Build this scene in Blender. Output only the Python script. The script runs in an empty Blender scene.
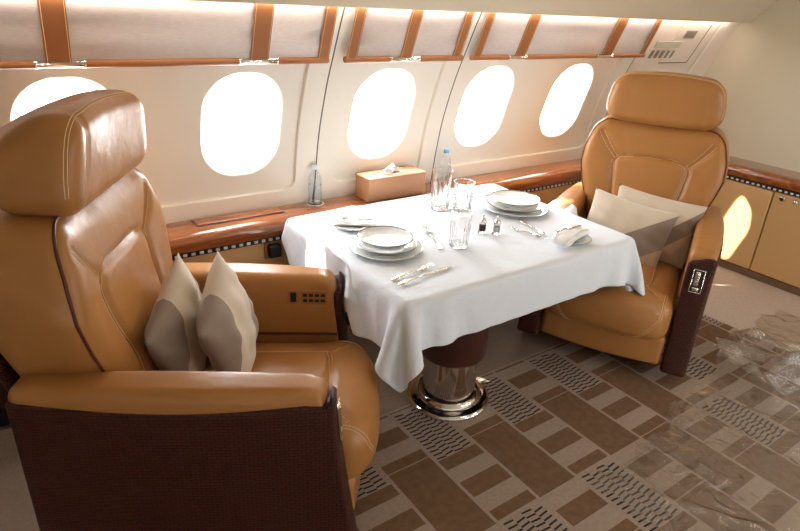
import bpy, bmesh, math, random
import numpy as np
from mathutils import Vector, Matrix
random.seed(4)
S = bpy.context.scene
C = S.collection
PI = math.pi
H = 1.70

# ------------------------------------------------------------------ materials
def mat(name, col, rough=.5, metal=0, coat=0, spec=.5, bump=None, noise=None, trans=0, ior=1.45, sheen=0, emis=None, alpha=1):
    m = bpy.data.materials.new(name); m.use_nodes = True
    nt = m.node_tree; b = nt.nodes['Principled BSDF']
    b.inputs['Base Color'].default_value = (*col, 1)
    b.inputs['Roughness'].default_value = rough
    b.inputs['Metallic'].default_value = metal
    b.inputs['Coat Weight'].default_value = coat
    b.inputs['Coat Roughness'].default_value = .06
    b.inputs['Specular IOR Level'].default_value = spec
    b.inputs['Transmission Weight'].default_value = trans
    b.inputs['IOR'].default_value = ior
    b.inputs['Sheen Weight'].default_value = sheen
    b.inputs['Alpha'].default_value = alpha
    if emis:
        b.inputs['Emission Color'].default_value = (*emis[0], 1); b.inputs['Emission Strength'].default_value = emis[1]
    tc = nt.nodes.new('ShaderNodeTexCoord')
    if noise:  # (scale, col2, stretch)
        mp = nt.nodes.new('ShaderNodeMapping'); mp.inputs['Scale'].default_value = noise[2]
        nt.links.new(tc.outputs['Object'], mp.inputs[0])
        n = nt.nodes.new('ShaderNodeTexNoise'); n.inputs['Scale'].default_value = noise[0]; n.inputs['Detail'].default_value = 5
        nt.links.new(mp.outputs[0], n.inputs['Vector'])
        r = nt.nodes.new('ShaderNodeValToRGB')
        r.color_ramp.elements[0].position = .32; r.color_ramp.elements[1].position = .68
        r.color_ramp.elements[0].color = (*col, 1); r.color_ramp.elements[1].color = (*noise[1], 1)
        nt.links.new(n.outputs['Fac'], r.inputs[0]); nt.links.new(r.outputs[0], b.inputs['Base Color'])
    if bump:   # (scale, strength, distance, stretch)
        mp = nt.nodes.new('ShaderNodeMapping'); mp.inputs['Scale'].default_value = bump[3] if len(bump) > 3 else (1, 1, 1)
        nt.links.new(tc.outputs['Object'], mp.inputs[0])
        n = nt.nodes.new('ShaderNodeTexNoise'); n.inputs['Scale'].default_value = bump[0]; n.inputs['Detail'].default_value = 4
        nt.links.new(mp.outputs[0], n.inputs['Vector'])
        bp = nt.nodes.new('ShaderNodeBump'); bp.inputs['Strength'].default_value = bump[1]; bp.inputs['Distance'].default_value = bump[2]
        nt.links.new(n.outputs['Fac'], bp.inputs['Height']); nt.links.new(bp.outputs[0], b.inputs['Normal'])
    return m

M = {}
M['leather'] = mat('tan_leather', (.375, .165, .046), .33, bump=(7, .30, .02), noise=(3, (.415, .186, .056), (1, 1, 1)))
M['leather_panel'] = mat('leather_panel', (.62, .37, .16), .5, bump=(160, .2, .001))
M['stitch'] = mat('stitching', (.78, .52, .27), .7)
M['piping'] = mat('maroon_piping', (.10, .018, .010), .5)
M['cream'] = mat('cream_panel', (.90, .86, .76), .45)
M['valance'] = mat('valance', (.72, .64, .49), .6, bump=(300, .1, .001))
M['bulk'] = mat('bulkhead_lining', (.74, .68, .52), .42, bump=(2.2, .25, .03))
M['pink'] = mat('lower_lining', (.84, .71, .60), .5)
M['shade'] = mat('shade_fabric', (.56, .49, .455), .9, noise=(40, (.66, .59, .55), (1, 12, 12)), bump=(300, .3, .001))
M['strap'] = mat('strap_leather', (.35, .135, .045), .5)
M['wood'] = mat('mahogany', (.20, .048, .010), .22, coat=1, noise=(5, (.35, .105, .022), (.5, 5, 5)))
M['darkwood'] = mat('dark_mahogany', (.05, .012, .008), .4, coat=.3)
M['chrome'] = mat('chrome', (.82, .80, .78), .07, metal=1)
M['chrome_warm'] = mat('polished_steel', (.72, .68, .64), .10, metal=1)
M['silver'] = mat('silver', (.80, .76, .70), .16, metal=1)
M['black'] = mat('black_plastic', (.012, .012, .014), .35)
M['white_bead'] = mat('white_inlay', (.8, .78, .74), .3)
M['china'] = mat('white_china', (.84, .88, .88), .08, coat=.5)
M['rim'] = mat('silver_rim', (.30, .28, .27), .2, metal=.8)
M['cloth'] = mat('white_linen', (.80, .85, .93), .85, sheen=.2, bump=(16, .55, .012, (1, 1, 1)))
M['napkin'] = mat('napkin_linen', (.88, .89, .90), .85, bump=(40, .3, .006))
M['tissue'] = mat('tissue_paper', (.92, .92, .92), .9)
M['glass'] = mat('crystal_glass', (1, 1, 1), .02, trans=1, ior=1.5)
M['water'] = mat('water', (.95, .98, 1), .0, trans=1, ior=1.12)
M['cap'] = mat('blue_cap', (.16, .38, .72), .4)
M['cap_white'] = mat('white_cap', (.75, .82, .9), .4)
M['box'] = mat('box_leather', (.50, .25, .13), .5, bump=(200, .2, .001))
M['pepper'] = mat('ground_pepper', (.06, .045, .035), .9)
M['salt'] = mat('salt', (.9, .9, .9), .9)
M['carpet'] = mat('carpet_plain', (.46, .36, .29), .95, bump=(260, .8, .004), noise=(60, (.52, .42, .34), (1, 1, 1)))
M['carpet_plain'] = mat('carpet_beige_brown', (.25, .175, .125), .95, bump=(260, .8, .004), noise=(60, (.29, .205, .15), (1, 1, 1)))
M['carpet_light'] = mat('carpet_cream', (.33, .25, .20), .95, bump=(260, .8, .004), noise=(60, (.39, .30, .245), (1, 1, 1)))
M['carpet_brown'] = mat('carpet_brown', (.155, .086, .046), .95, bump=(260, .8, .004), noise=(30, (.20, .115, .062), (1, 1, 1)))
M['carpet_dash'] = mat('carpet_dark_dash', (.018, .015, .018), .95, bump=(260, .8, .004))
M['switch'] = mat('switch_grey', (.26, .21, .16), .5)
M['placard'] = mat('placard', (.62, .56, .42), .5)
M['slot'] = mat('slot_dark', (.14, .11, .08), .6)

# woven shell of the armchairs
def woven(name, a, b_):
    m = mat(name, a, .42, spec=.35)
    nt = m.node_tree; b = nt.nodes['Principled BSDF']
    tc = nt.nodes.new('ShaderNodeTexCoord'); sp = nt.nodes.new('ShaderNodeSeparateXYZ'); cb = nt.nodes.new('ShaderNodeCombineXYZ')
    ad = nt.nodes.new('ShaderNodeMath'); ad.operation = 'ADD'
    nt.links.new(tc.outputs['Object'], sp.inputs[0])
    nt.links.new(sp.outputs[0], ad.inputs[0]); nt.links.new(sp.outputs[1], ad.inputs[1])
    nt.links.new(ad.outputs[0], cb.inputs[0]); nt.links.new(sp.outputs[2], cb.inputs[1])
    br = nt.nodes.new('ShaderNodeTexBrick'); br.inputs['Scale'].default_value = 1
    br.inputs['Brick Width'].default_value = .026; br.inputs['Row Height'].default_value = .0105
    br.inputs['Mortar Size'].default_value = .0026; br.inputs['Mortar Smooth'].default_value = .6
    br.inputs['Color1'].default_value = (*b_, 1); br.inputs['Color2'].default_value = (b_[0]*.8, b_[1]*.8, b_[2]*.8, 1)
    br.inputs['Mortar'].default_value = (*a, 1)
    nt.links.new(cb.outputs[0], br.inputs['Vector']); nt.links.new(br.outputs['Color'], b.inputs['Base Color'])
    bp = nt.nodes.new('ShaderNodeBump'); bp.inputs['Strength'].default_value = .6; bp.inputs['Distance'].default_value = .003; bp.invert = True
    nt.links.new(br.outputs['Fac'], bp.inputs['Height']); nt.links.new(bp.outputs[0], b.inputs['Normal'])
    return m
M['woven'] = woven('woven_mahogany_hide', (.014, .003, .0022), (.080, .017, .010))

# striped cushions: bands across the object's own X axis
def banded(name, stops, kx=1, ky=0):
    m = mat(name, (1, 1, 1), .9, sheen=.4, bump=(220, .3, .001))
    nt = m.node_tree; b = nt.nodes['Principled BSDF']
    tc = nt.nodes.new('ShaderNodeTexCoord'); sp = nt.nodes.new('ShaderNodeSeparateXYZ'); nt.links.new(tc.outputs['Object'], sp.inputs[0])
    mr = nt.nodes.new('ShaderNodeMapRange'); mr.inputs[1].default_value = -.2; mr.inputs[2].default_value = .2
    m1 = nt.nodes.new('ShaderNodeMath'); m1.operation = 'MULTIPLY'; m1.inputs[1].default_value = kx; m2 = nt.nodes.new('ShaderNodeMath'); m2.operation = 'MULTIPLY_ADD'; m2.inputs[1].default_value = ky
    nt.links.new(sp.outputs[0], m1.inputs[0]); nt.links.new(sp.outputs[1], m2.inputs[0]); nt.links.new(m1.outputs[0], m2.inputs[2]); nt.links.new(m2.outputs[0], mr.inputs[0])
    r = nt.nodes.new('ShaderNodeValToRGB'); r.color_ramp.interpolation = 'CONSTANT'
    r.color_ramp.elements[0].position = 0; r.color_ramp.elements[0].color = (*stops[0][1], 1)
    r.color_ramp.elements[1].position = stops[1][0]; r.color_ramp.elements[1].color = (*stops[1][1], 1)
    for p, c in stops[2:]:
        e = r.color_ramp.elements.new(p); e.color = (*c, 1)
    nt.links.new(mr.outputs[0], r.inputs[0]); nt.links.new(r.outputs[0], b.inputs['Base Color'])
    return m
CR, TP, BG = (.66, .56, .44), (.27, .205, .165), (.52, .38, .26)
M['pillow_a'] = banded('striped_cushion_a', [(0, TP), (.24, CR), (.68, TP)], .9, -.55)
M['pillow_b'] = banded('striped_cushion_b', [(0, CR), (.52, TP), (.86, BG)], .62, -.75)
M['pillow_c'] = banded('striped_cushion_c', [(0, CR), (.45, CR), (.62, TP), (.80, BG)], .7, -.7)

# clear plastic film
m = bpy.data.materials.new('clear_plastic_film'); m.use_nodes = True; nt = m.node_tree
for n in list(nt.nodes): nt.nodes.remove(n)
out = nt.nodes.new('ShaderNodeOutputMaterial'); mx = nt.nodes.new('ShaderNodeMixShader'); tr_ = nt.nodes.new('ShaderNodeBsdfTransparent')
tr_.inputs[0].default_value = (.95, .94, .92, 1)
gl = nt.nodes.new('ShaderNodeBsdfGlossy'); gl.inputs['Roughness'].default_value = .16
lw_ = nt.nodes.new('ShaderNodeLayerWeight'); lw_.inputs[0].default_value = .5; pw_ = nt.nodes.new('ShaderNodeMath'); pw_.operation = 'POWER'; pw_.inputs[1].default_value = 3.2; lw = nt.nodes.new('ShaderNodeMath'); lw.operation = 'MULTIPLY_ADD'; lw.inputs[1].default_value = .9; lw.inputs[2].default_value = .10
nt.links.new(lw_.outputs['Facing'], pw_.inputs[0]); nt.links.new(pw_.outputs[0], lw.inputs[0])
tc = nt.nodes.new('ShaderNodeTexCoord')
nz = nt.nodes.new('ShaderNodeTexNoise'); nz.inputs['Scale'].default_value = 5; nz.inputs['Detail'].default_value = 5; nz.inputs['Roughness'].default_value = .45; nz.inputs['Distortion'].default_value = 2.6
nt.links.new(tc.outputs['Object'], nz.inputs['Vector'])
bp = nt.nodes.new('ShaderNodeBump'); bp.inputs['Strength'].default_value = .9; bp.inputs['Distance'].default_value = .03
nt.links.new(nz.outputs['Fac'], bp.inputs['Height']); nt.links.new(bp.outputs[0], gl.inputs['Normal']); nt.links.new(bp.outputs[0], lw_.inputs['Normal'])
df = nt.nodes.new('ShaderNodeBsdfDiffuse'); df.inputs[0].default_value = (.8, .78, .76, 1); m0 = nt.nodes.new('ShaderNodeMixShader'); m0.inputs[0].default_value = .07
nt.links.new(tr_.outputs[0], m0.inputs[1]); nt.links.new(df.outputs[0], m0.inputs[2])
nt.links.new(lw.outputs[0], mx.inputs[0]); nt.links.new(m0.outputs[0], mx.inputs[1]); nt.links.new(gl.outputs[0], mx.inputs[2]); nt.links.new(mx.outputs[0], out.inputs[0])
M['film'] = m
# window pane
m = bpy.data.materials.new('window_pane'); m.use_nodes = True; nt = m.node_tree
for n in list(nt.nodes): nt.nodes.remove(n)
out = nt.nodes.new('ShaderNodeOutputMaterial'); mx = nt.nodes.new('ShaderNodeMixShader'); tr_ = nt.nodes.new('ShaderNodeBsdfTransparent')
gl = nt.nodes.new('ShaderNodeBsdfGlossy'); gl.inputs['Roughness'].default_value = .02; mx.inputs[0].default_value = .05
nt.links.new(tr_.outputs[0], mx.inputs[1]); nt.links.new(gl.outputs[0], mx.inputs[2]); nt.links.new(mx.outputs[0], out.inputs[0])
M['pane'] = m
m = bpy.data.materials.new('clear_bottle_plastic'); m.use_nodes = True; nt = m.node_tree
for n in list(nt.nodes): nt.nodes.remove(n)
out = nt.nodes.new('ShaderNodeOutputMaterial'); mx = nt.nodes.new('ShaderNodeMixShader'); tr_ = nt.nodes.new('ShaderNodeBsdfTransparent'); tr_.inputs[0].default_value = (.93, .96, .98, 1)
gl = nt.nodes.new('ShaderNodeBsdfGlossy'); gl.inputs['Roughness'].default_value = .05
lw_ = nt.nodes.new('ShaderNodeLayerWeight'); pw_ = nt.nodes.new('ShaderNodeMath'); pw_.operation = 'POWER'; pw_.inputs[1].default_value = 3; fr_ = nt.nodes.new('ShaderNodeMath'); fr_.operation = 'MULTIPLY_ADD'; fr_.inputs[1].default_value = .5; fr_.inputs[2].default_value = .05
nt.links.new(lw_.outputs['Facing'], pw_.inputs[0]); nt.links.new(pw_.outputs[0], fr_.inputs[0]); nt.links.new(fr_.outputs[0], mx.inputs[0])
nt.links.new(tr_.outputs[0], mx.inputs[1]); nt.links.new(gl.outputs[0], mx.inputs[2]); nt.links.new(mx.outputs[0], out.inputs[0])
M['pet'] = m

# ------------------------------------------------------------------ mesh helpers
def obj(name, verts, faces, m, parent=None, sharp=50, smooth=True, mats=None, idx=None, loc=None, rot=None):
    me = bpy.data.meshes.new(name); me.from_pydata([tuple(v) for v in verts], [], faces)
    for k in (mats or [m]): me.materials.append(k)
    if idx is not None: me.polygons.foreach_set('material_index', idx)
    me.validate(); me.update()
    bm = bmesh.new(); bm.from_mesh(me); bmesh.ops.recalc_face_normals(bm, faces=bm.faces); bm.to_mesh(me); bm.free()
    if smooth:
        me.polygons.foreach_set('use_smooth', [True]*len(me.polygons)); me.set_sharp_from_angle(angle=math.radians(sharp))
    o = bpy.data.objects.new(name, me); C.objects.link(o)
    if parent: o.parent = parent
    if loc is not None: o.location = loc
    if rot is not None: o.rotation_euler = rot
    return o
def tag(o, label=None, cat=None, group=None, kind=None):
    if label: o['label'] = label
    if cat: o['category'] = cat
    if group: o['group'] = group
    if kind: o['kind'] = kind
    return o
def empty(name, loc, rz=0, label=None, cat=None, group=None):
    o = bpy.data.objects.new(name, None); C.objects.link(o); o.location = loc; o.rotation_euler = (0, 0, rz)
    return tag(o, label, cat, group)
def struct(name, verts, faces, m, **k):
    return tag(obj(name, verts, faces, m, **k), kind='structure')

class MB:
    def __init__(s): s.v = []; s.f = []
    def add(s, V, F, T=None):
        n = len(s.v); s.v += [tuple((T @ Vector(v)) if T is not None else v) for v in V]; s.f += [tuple(i+n for i in f) for f in F]; return s

def rounded(p, h, r):
    q = [max(-(h[i]-r), min(h[i]-r, p[i])) for i in range(3)]
    d = Vector([p[i]-q[i] for i in range(3)])
    if d.length < 1e-9: return Vector(p)
    d.normalize(); return Vector(q)+d*r
def rbox_raw(lo, hi, r, step=.03, deform=None):
    c = [(lo[i]+hi[i])/2 for i in range(3)]; h = [(hi[i]-lo[i])/2 for i in range(3)]; r = min(r, min(h)*.999)
    def ticks(hh):
        k = 4; a = [-hh+r*(1-math.cos(PI/2*i/k)) if False else -hh+r*i/k for i in range(k+1)]
        n = max(1, int(math.ceil((2*hh-2*r)/step))); mid = [-hh+r+(2*hh-2*r)*i/n for i in range(1, n)]
        b = [hh-r+r*i/k for i in range(k+1)]
        t = a+mid+b; o = [t[0]]
        for x in t[1:]:
            if x-o[-1] > 1e-6: o.append(x)
        return o
    T = [ticks(x) for x in h]
    idx = {}; V = []; F = []
    def vid(i, j, k):
        key = (i, j, k)
        if key not in idx:
            p = rounded((T[0][i], T[1][j], T[2][k]), h, r); p = Vector((p.x+c[0], p.y+c[1], p.z+c[2]))
            if deform: p = deform(p)
            idx[key] = len(V); V.append(tuple(p))
        return idx[key]
    n = [len(t)-1 for t in T]
    for i in range(n[0]):
        for j in range(n[1]):
            for k in (0, n[2]): F.append((vid(i, j, k), vid(i+1, j, k), vid(i+1, j+1, k), vid(i, j+1, k)))
    for i in range(n[0]):
        for k in range(n[2]):
            for j in (0, n[1]): F.append((vid(i, j, k), vid(i+1, j, k), vid(i+1, j, k+1), vid(i, j, k+1)))
    for j in range(n[1]):
        for k in range(n[2]):
            for i in (0, n[0]): F.append((vid(i, j, k), vid(i, j+1, k), vid(i, j+1, k+1), vid(i, j, k+1)))
    return V, F
def rbox(name, lo, hi, r, m, parent=None, step=.03, deform=None, **k):
    V, F = rbox_raw(lo, hi, r, step, deform); return obj(name, V, F, m, parent, **k)
def mapped(p, lo, hi, r, deform, off=.0008):
    c = Vector([(lo[i]+hi[i])/2 for i in range(3)]); h = [(hi[i]-lo[i])/2 for i in range(3)]; r = min(r, min(h)*.999)
    def f(q):
        x = rounded(tuple(Vector(q)-c), h, r)+c
        return deform(x) if deform else x
    a = f(p)
    q = [max(-(h[i]-r), min(h[i]-r, (Vector(p)-c)[i])) for i in range(3)]
    d = Vector(p)-c-Vector(q); d = d.normalized() if d.length > 1e-9 else Vector((1, 0, 0))
    return a + d*off
def tube_raw(P, r, n=6, closed=False):
    P = [Vector(p) for p in P]; V = []; F = []; up = None; L = len(P)
    for i, p in enumerate(P):
        a = P[i-1] if (i > 0 or closed) else p; b = P[(i+1) % L] if (i < L-1 or closed) else p
        t = (b-a).normalized()
        if up is None:
            up = Vector((0, 0, 1)) if abs(t.z) < .9 else Vector((1, 0, 0))
        s = t.cross(up).normalized(); up = s.cross(t).normalized()
        rr = r[i] if isinstance(r, (list, tuple)) else r
        for k in range(n):
            an = 2*PI*k/n; V.append(tuple(p+s*math.cos(an)*rr+up*math.sin(an)*rr))
    m_ = L if closed else L-1
    for i in range(m_):
        for k in range(n):
            j = (i+1) % L; F.append((i*n+k, i*n+(k+1) % n, j*n+(k+1) % n, j*n+k))
    if not closed:
        F.append(tuple(range(n))); F.append(tuple(range((L-1)*n, L*n)))
    return V, F
def dens(P, step=.012):
    o = []
    for a, b in zip(P, P[1:]):
        a, b = Vector(a), Vector(b); n = max(1, int((b-a).length/step))
        o += [a.lerp(b, i/n) for i in range(n)]
    o.append(Vector(P[-1])); return o
def lathe_raw(prof, n=40, sx=1, sy=1, rib=None):
    V = []; F = []
    for r, z in prof:
        for k in range(n):
            a = 2*PI*k/n; q = r*(1+(rib(a, z) if rib else 0)); V.append((q*math.cos(a)*sx, q*math.sin(a)*sy, z))
    for i in range(len(prof)-1):
        for k in range(n): F.append((i*n+k, i*n+(k+1) % n, (i+1)*n+(k+1) % n, (i+1)*n+k))
    if 1e-6 < prof[0][0] < .0015: F.append(tuple(range(n)))
    if 1e-6 < prof[-1][0] < .0015: F.append(tuple(range((len(prof)-1)*n, len(prof)*n)))
    return V, F
def lathe(name, prof, m, parent=None, n=40, **k):
    kk = {x: k.pop(x) for x in ('sx', 'sy', 'rib') if x in k}
    V, F = lathe_raw(prof, n, **kk)
    o = obj(name, V, F, m, parent, **k)
    bm = bmesh.new(); bm.from_mesh(o.data); bmesh.ops.remove_doubles(bm, verts=bm.verts, dist=1e-6); bm.to_mesh(o.data); bm.free()
    return o
def sstep(a, b, x):
    t = max(0, min(1, (x-a)/(b-a))); return t*t*(3-2*t)
def interp(T, x):
    if x <= T[0][0]: return T[0][1]
    for (a, p), (b, q) in zip(T, T[1:]):
        if x <= b: return p+(q-p)*(x-a)/(b-a)
    return T[-1][1]

# ------------------------------------------------------------------ floor with its woven pattern
def build_floor():
    V = []; F = []; I = []
    def quad(x0, x1, y0, y1, mi, z=0.0):
        n = len(V); V.extend([(x0, y0, z), (x1, y0, z), (x1, y1, z), (x0, y1, z)]); F.append((n, n+1, n+2, n+3)); I.append(mi)
    XE = 3.46; YE = 1.735
    x = 1.03-.2135*14; cols = []
    k = -14
    while x < XE-.05:
        cols.append((k, x, min(x+.2135, XE))); x += .2135; k += 1
    X0 = cols[0][1]; Y0 = -1.1
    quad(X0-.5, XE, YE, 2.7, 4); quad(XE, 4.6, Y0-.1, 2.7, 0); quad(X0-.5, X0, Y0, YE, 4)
    P = .69; g = .010
    for k, a, b in cols:
        segs = []
        odd = k % 2
        for n in range(-4, 3):
            if k >= 5:
                t = (1.71 if odd else 1.415)+P*n
                DB = {5: 1.71, 7: 1.005, 8: 1.455, 11: 1.71}
                if k in DB and n == 0: segs.append((DB[k]-.335, DB[k]-.006, 'd'))
                if not (k in DB and t-.34 < DB[k]-.01 and t > DB[k]-.33): segs.append((t-.335, t, 's'))
                s = t-.335
            elif odd:
                t = 1.71+P*n
                segs.append((t-.335, t-.006, 'd'))
                s = t-.335
            else:
                t = 1.415+P*n
                segs.append((t-.335, t, 's'))
                s = t-.335
            for (o0, o1) in ((.0, .06), (.135, .22), (.30, .35)):
                segs.append((s-o1, s-o0, 's'))
        ya = Y0
        for lo, hi, kd in sorted(segs):
            lo = max(lo, ya); hi = min(hi, YE-.012)
            if hi-lo < .004: continue
            if lo > ya: quad(a, b, ya, lo, 1)
            if kd == 's':
                quad(a, a+g, lo, hi, 1); quad(a+g, b-g*.4, lo, hi, 2); quad(b-g*.4, b, lo, hi, 1)
            else:
                quad(a, b, lo, hi, 1)
                L = hi-lo; nr = 14; w = (b-a-.03)/4
                if hi > -.2:
                    for c in range(4):
                        for r in range(nr):
                            yy = lo+L*(r+.25+(.5 if c % 2 else 0)*.55)/nr; xx = a+.015+w*c
                            dy = .0018*(1 if c % 2 else -1)
                            if yy+.012 > hi: continue
                            n = len(V)
                            V.extend([(xx, yy-dy, .0006), (xx+w*.96, yy+dy, .0006), (xx+w*.96, yy+dy+.0078, .0006), (xx, yy-dy+.0078, .0006)])
                            F.append((n, n+1, n+2, n+3)); I.append(3)
            ya = hi
        if ya < YE: quad(a, b, ya, YE, 1)
    o = struct('floor', V, F, None, mats=[M['carpet'], M['carpet_light'], M['carpet_brown'], M['carpet_dash'], M['carpet_plain']], idx=I, smooth=False)
build_floor()

# ------------------------------------------------------------------ window wall
PR = [(.66, 2.61), (.72, 2.605), (.90, 2.58), (1.08, 2.545), (1.22, 2.50), (1.35, 2.452), (1.43, 2.412), (1.53, 2.368), (1.66, 2.305), (1.80, 2.22)]
def py(z):
    # smooth the polyline a little
    return sum(interp(PR, z+d) for d in (-.05, -.025, 0, .025, .05))/5
def W(x, z, d=0.0):        # d > 0 goes outwards through the wall
    e = .01; t = Vector((0, py(z+e)-py(z-e), 2*e)).normalized(); n = Vector((0, t.z, -t.y))
    return (x, py(z)+n.y*d, z+n.z*d)
def rrect(cx, cz, hx, hz, r, angs, rl=None):
    """outline hit by rays from (cx,cz); r may differ left/right; bounds absolute"""
    out = []
    for a in angs:
        c, s = math.cos(a), math.sin(a); lo, hi = 0, 3
        for _ in range(36):
            t = (lo+hi)/2; x, z = abs(c*t), abs(s*t)
            qx, qz = max(x-(hx-r), 0), max(z-(hz-r), 0)
            ins = math.hypot(qx, qz) <= r and x <= hx and z <= hz
            lo, hi = (t, hi) if ins else (lo, t)
        out.append((cx+c*lo, cz+s*lo))
    return out
def poly_ray(cx, cz, b, angs, rc):
    """rays from (cx,cz) to box b=(x0,x1,z0,z1) with corner radii rc=(left,right)"""
    x0, x1, z0, z1 = b; out = []
    for a in angs:
        c, s = math.cos(a), math.sin(a); lo, hi = 0, 4
        for _ in range(38):
            t = (lo+hi)/2; x, z = cx+c*t, cz+s*t
            ins = x0 <= x <= x1 and z0 <= z <= z1
            if ins:
                for side, r in ((0, rc[0]), (1, rc[1])):
                    if r <= 0: continue
                    for zz, sg in ((z0+r, -1), (z1-r, 1)):
                        xx = x0+r if side == 0 else x1-r
                        if (x < xx if side == 0 else x > xx) and (z-zz)*sg > 0 and math.hypot(x-xx, z-zz) > r: ins = False
            lo, hi = (t, hi) if ins else (lo, t)
        out.append((cx+c*lo, cz+s*lo))
    return out
def angles(cx, cz, b, n=96):
    A = [2*PI*i/n for i in range(n)]
    for x in b[:2]:
        for z in b[2:]: A.append(math.atan2(z-cz, x-cx) % (2*PI))
    return sorted(A)
def ring(mb, A, B, dA, dB, k=6):
    n = len(A); V = []; F = []
    for i in range(k+1):
        t = i/k
        for (ax, az), (bx, bz) in zip(A, B):
            V.append(W(ax+(bx-ax)*t, az+(bz-az)*t, dA+(dB-dA)*t))
    for i in range(k):
        for j in range(n): F.append((i*n+j, i*n+(j+1) % n, (i+1)*n+(j+1) % n, (i+1)*n+j))
    mb.add(V, F)
WZ = 1.135
ZB, ZT = .7195, 1.66
def panel(name, x0, x1, rec, wins):
    """one moulded wall panel: frame with a shallow recess, windows in the recess"""
    mb = MB(); rx0, rx1, rz0, rz1 = rec; R_ = .05; D = .016
    mids = [rx0]+[(a+b)/2 for a, b in zip(wins, wins[1:])]+[rx1]
    for i, cx in enumerate(wins):
        ob = (x0 if i == 0 else mids[i], x1 if i == len(wins)-1 else mids[i+1], ZB, ZT)
        rb = (mids[i], mids[i+1], rz0, rz1)
        A = sorted(set(angles(cx, WZ, ob)+[math.atan2(z-WZ, x-cx) % (2*PI) for x in rb[:2] for z in rb[2:]]))
        rc = (R_ if i == 0 else 0, R_ if i == len(wins)-1 else 0)
        o_ = poly_ray(cx, WZ, ob, A, (0, 0)); r_ = poly_ray(cx, WZ, rb, A, rc)
        r2 = [(cx+(x-cx)*.985, WZ+(z-WZ)*.985) for x, z in r_]
        if i > 0 or i < len(wins)-1:   # keep the shared edge open: do not shrink along it
            r2 = [(x if ((abs(x-mids[i]) < 1e-4 and i > 0) or (abs(x-mids[i+1]) < 1e-4 and i < len(wins)-1)) else x2, z2) for (x, z), (x2, z2) in zip(r_, r2)]
        ring(mb, o_, r_, 0, 0, 8); 
        sh = [((abs(x-mids[i]) < 1e-4 and i > 0) or (abs(x-mids[i+1]) < 1e-4 and i < len(wins)-1)) for x, z in r_]
        # step: flat along the shared edge
        n = len(A); V = []; F = []
        for (x, z), s_ in zip(r_, sh): V.append(W(x, z, 0))
        for (x, z) in r2: V.append(W(x, z, D))
        for j in range(n):
            if sh[j] and sh[(j+1) % n]: continue
            F.append((j, (j+1) % n, n+(j+1) % n, n+j))
        mb.add(V, F)
        w0 = rrect(cx, WZ, .185, .235, .165, A); w1 = rrect(cx, WZ, .178, .228, .160, A); w2 = rrect(cx, WZ, .150, .198, .135, A)
        ring(mb, r2, w0, D, D, 8); ring(mb, w0, w1, D, D+.006, 2); ring(mb, w1, w2, D+.006, D+.075, 4)
    o = struct(name, mb.v, mb.f, M['cream'], sharp=35)
    for i, cx in enumerate(wins):
        A = [2*PI*j/64 for j in range(64)]; w2 = rrect(cx, WZ, .151, .199, .135, A)
        V = [W(cx, WZ, D+.07)]+[W(x, z, D+.07) for x, z in w2]; F = [(0, 1+j, 1+(j+1) % 64) for j in range(64)]
        panel.n += 1
        wf = MB(); a1 = rrect(cx, WZ, .152, .200, .136, A); a2 = rrect(cx, WZ, .143, .191, .128, A)
        ring(wf, a1, a2, D+.066, D+.070, 1); ring(wf, a2, a2, D+.070, D+.082, 1)
        f = struct('window_%d' % panel.n, wf.v, wf.f, M['cream'])
        obj('pane', V, F, M['pane'], f)
panel.n = 0
panel('wall_window_aft', -.62, 1.340, (-.45, 1.235, .80, 1.50), [.29-.70, .29, .965][1:] if False else [.29, .965])
panel('wall_window_middle', 1.347, 2.098, (1.445, 2.00, .80, 1.50), [1.70])
panel('wall_window_forward', 2.105, 3.558, (2.20, 3.43, .80, 1.50), [2.40, 3.10])
def wall_strip(name, x0, x1, d, m, z0=ZB, z1=ZT, nx=2, d2=None):
    V = []; F = []; nz = 24
    for i in range(nx+1):
        for j in range(nz+1): V.append(W(x0+(x1-x0)*i/nx, z0+(z1-z0)*j/nz, d))
    for i in range(nx):
        for j in range(nz): a = i*(nz+1)+j; F.append((a, a+1, a+nz+2, a+nz+1))
    return struct(name, V, F, m)
wall_strip('trim_1', 1.29, 1.395, .004, M['slot'], nx=4); wall_strip('trim_2', 2.05, 2.155, .004, M['slot'], nx=4); wall_strip('trim_3', 3.51, 3.62, .004, M['slot'], nx=4)
wall_strip('wall_window_end', 3.565, 4.60, 0, M['pink'], nx=4)
wall_strip('wall_window_rear', -2.1, -.62, 0, M['cream'], nx=4)
# slim upright cover strip and lit corner strip by the bulkhead
wall_strip('trim_4', 4.30, 4.33, -.006, M['cream'])
# lower side wall behind ledge
struct('wall_window_lower', [(-2.1, 2.632, 0), (4.6, 2.632, 0), (4.6, 2.632, .79), (-2.1, 2.632, .79)], [(0, 1, 2, 3)], M['darkwood'], smooth=False)
# outer skin of wall beyond the linings keeps daylight out except through windows: a sleeve above and below is the ceiling itself
# ------------------------------------------------------------------ valance, ceiling, bulkhead, other side
def sweep_x(name, prof, x0, x1, m, st=True, parent=None, nx=1, **k):
    V = []; F = []; n = len(prof)
    for i in range(nx+1):
        for y, z in prof: V.append((x0+(x1-x0)*i/nx, y, z))
    for i in range(nx):
        for j in range(n-1): F.append((i*n+j, i*n+j+1, (i+1)*n+j+1, (i+1)*n+j))
    o = obj(name, V, F, m, parent, **k)
    if st: tag(o, kind='structure')
    return o
sweep_x('trim_5', [(2.30, 1.665), (2.262, 1.650), (2.252, 1.644), (2.245, 1.648), (2.235, 1.662), (2.12, 1.78), (2.02, 1.87), (1.85, 1.96), (1.60, 2.03)], -2.1, 4.55, M['valance'])
sweep_x('ceiling', [(2.34, 1.66), (2.30, 1.80), (2.1, 2.0), (1.61, 2.03), (1.60, 2.03), (1.2, 2.10), (.7, 2.13), (.2, 2.10), (-.2, 2.03), (-.7, 1.90), (-1.0, 1.72)], -2.1, 4.6, M['valance'])
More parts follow.
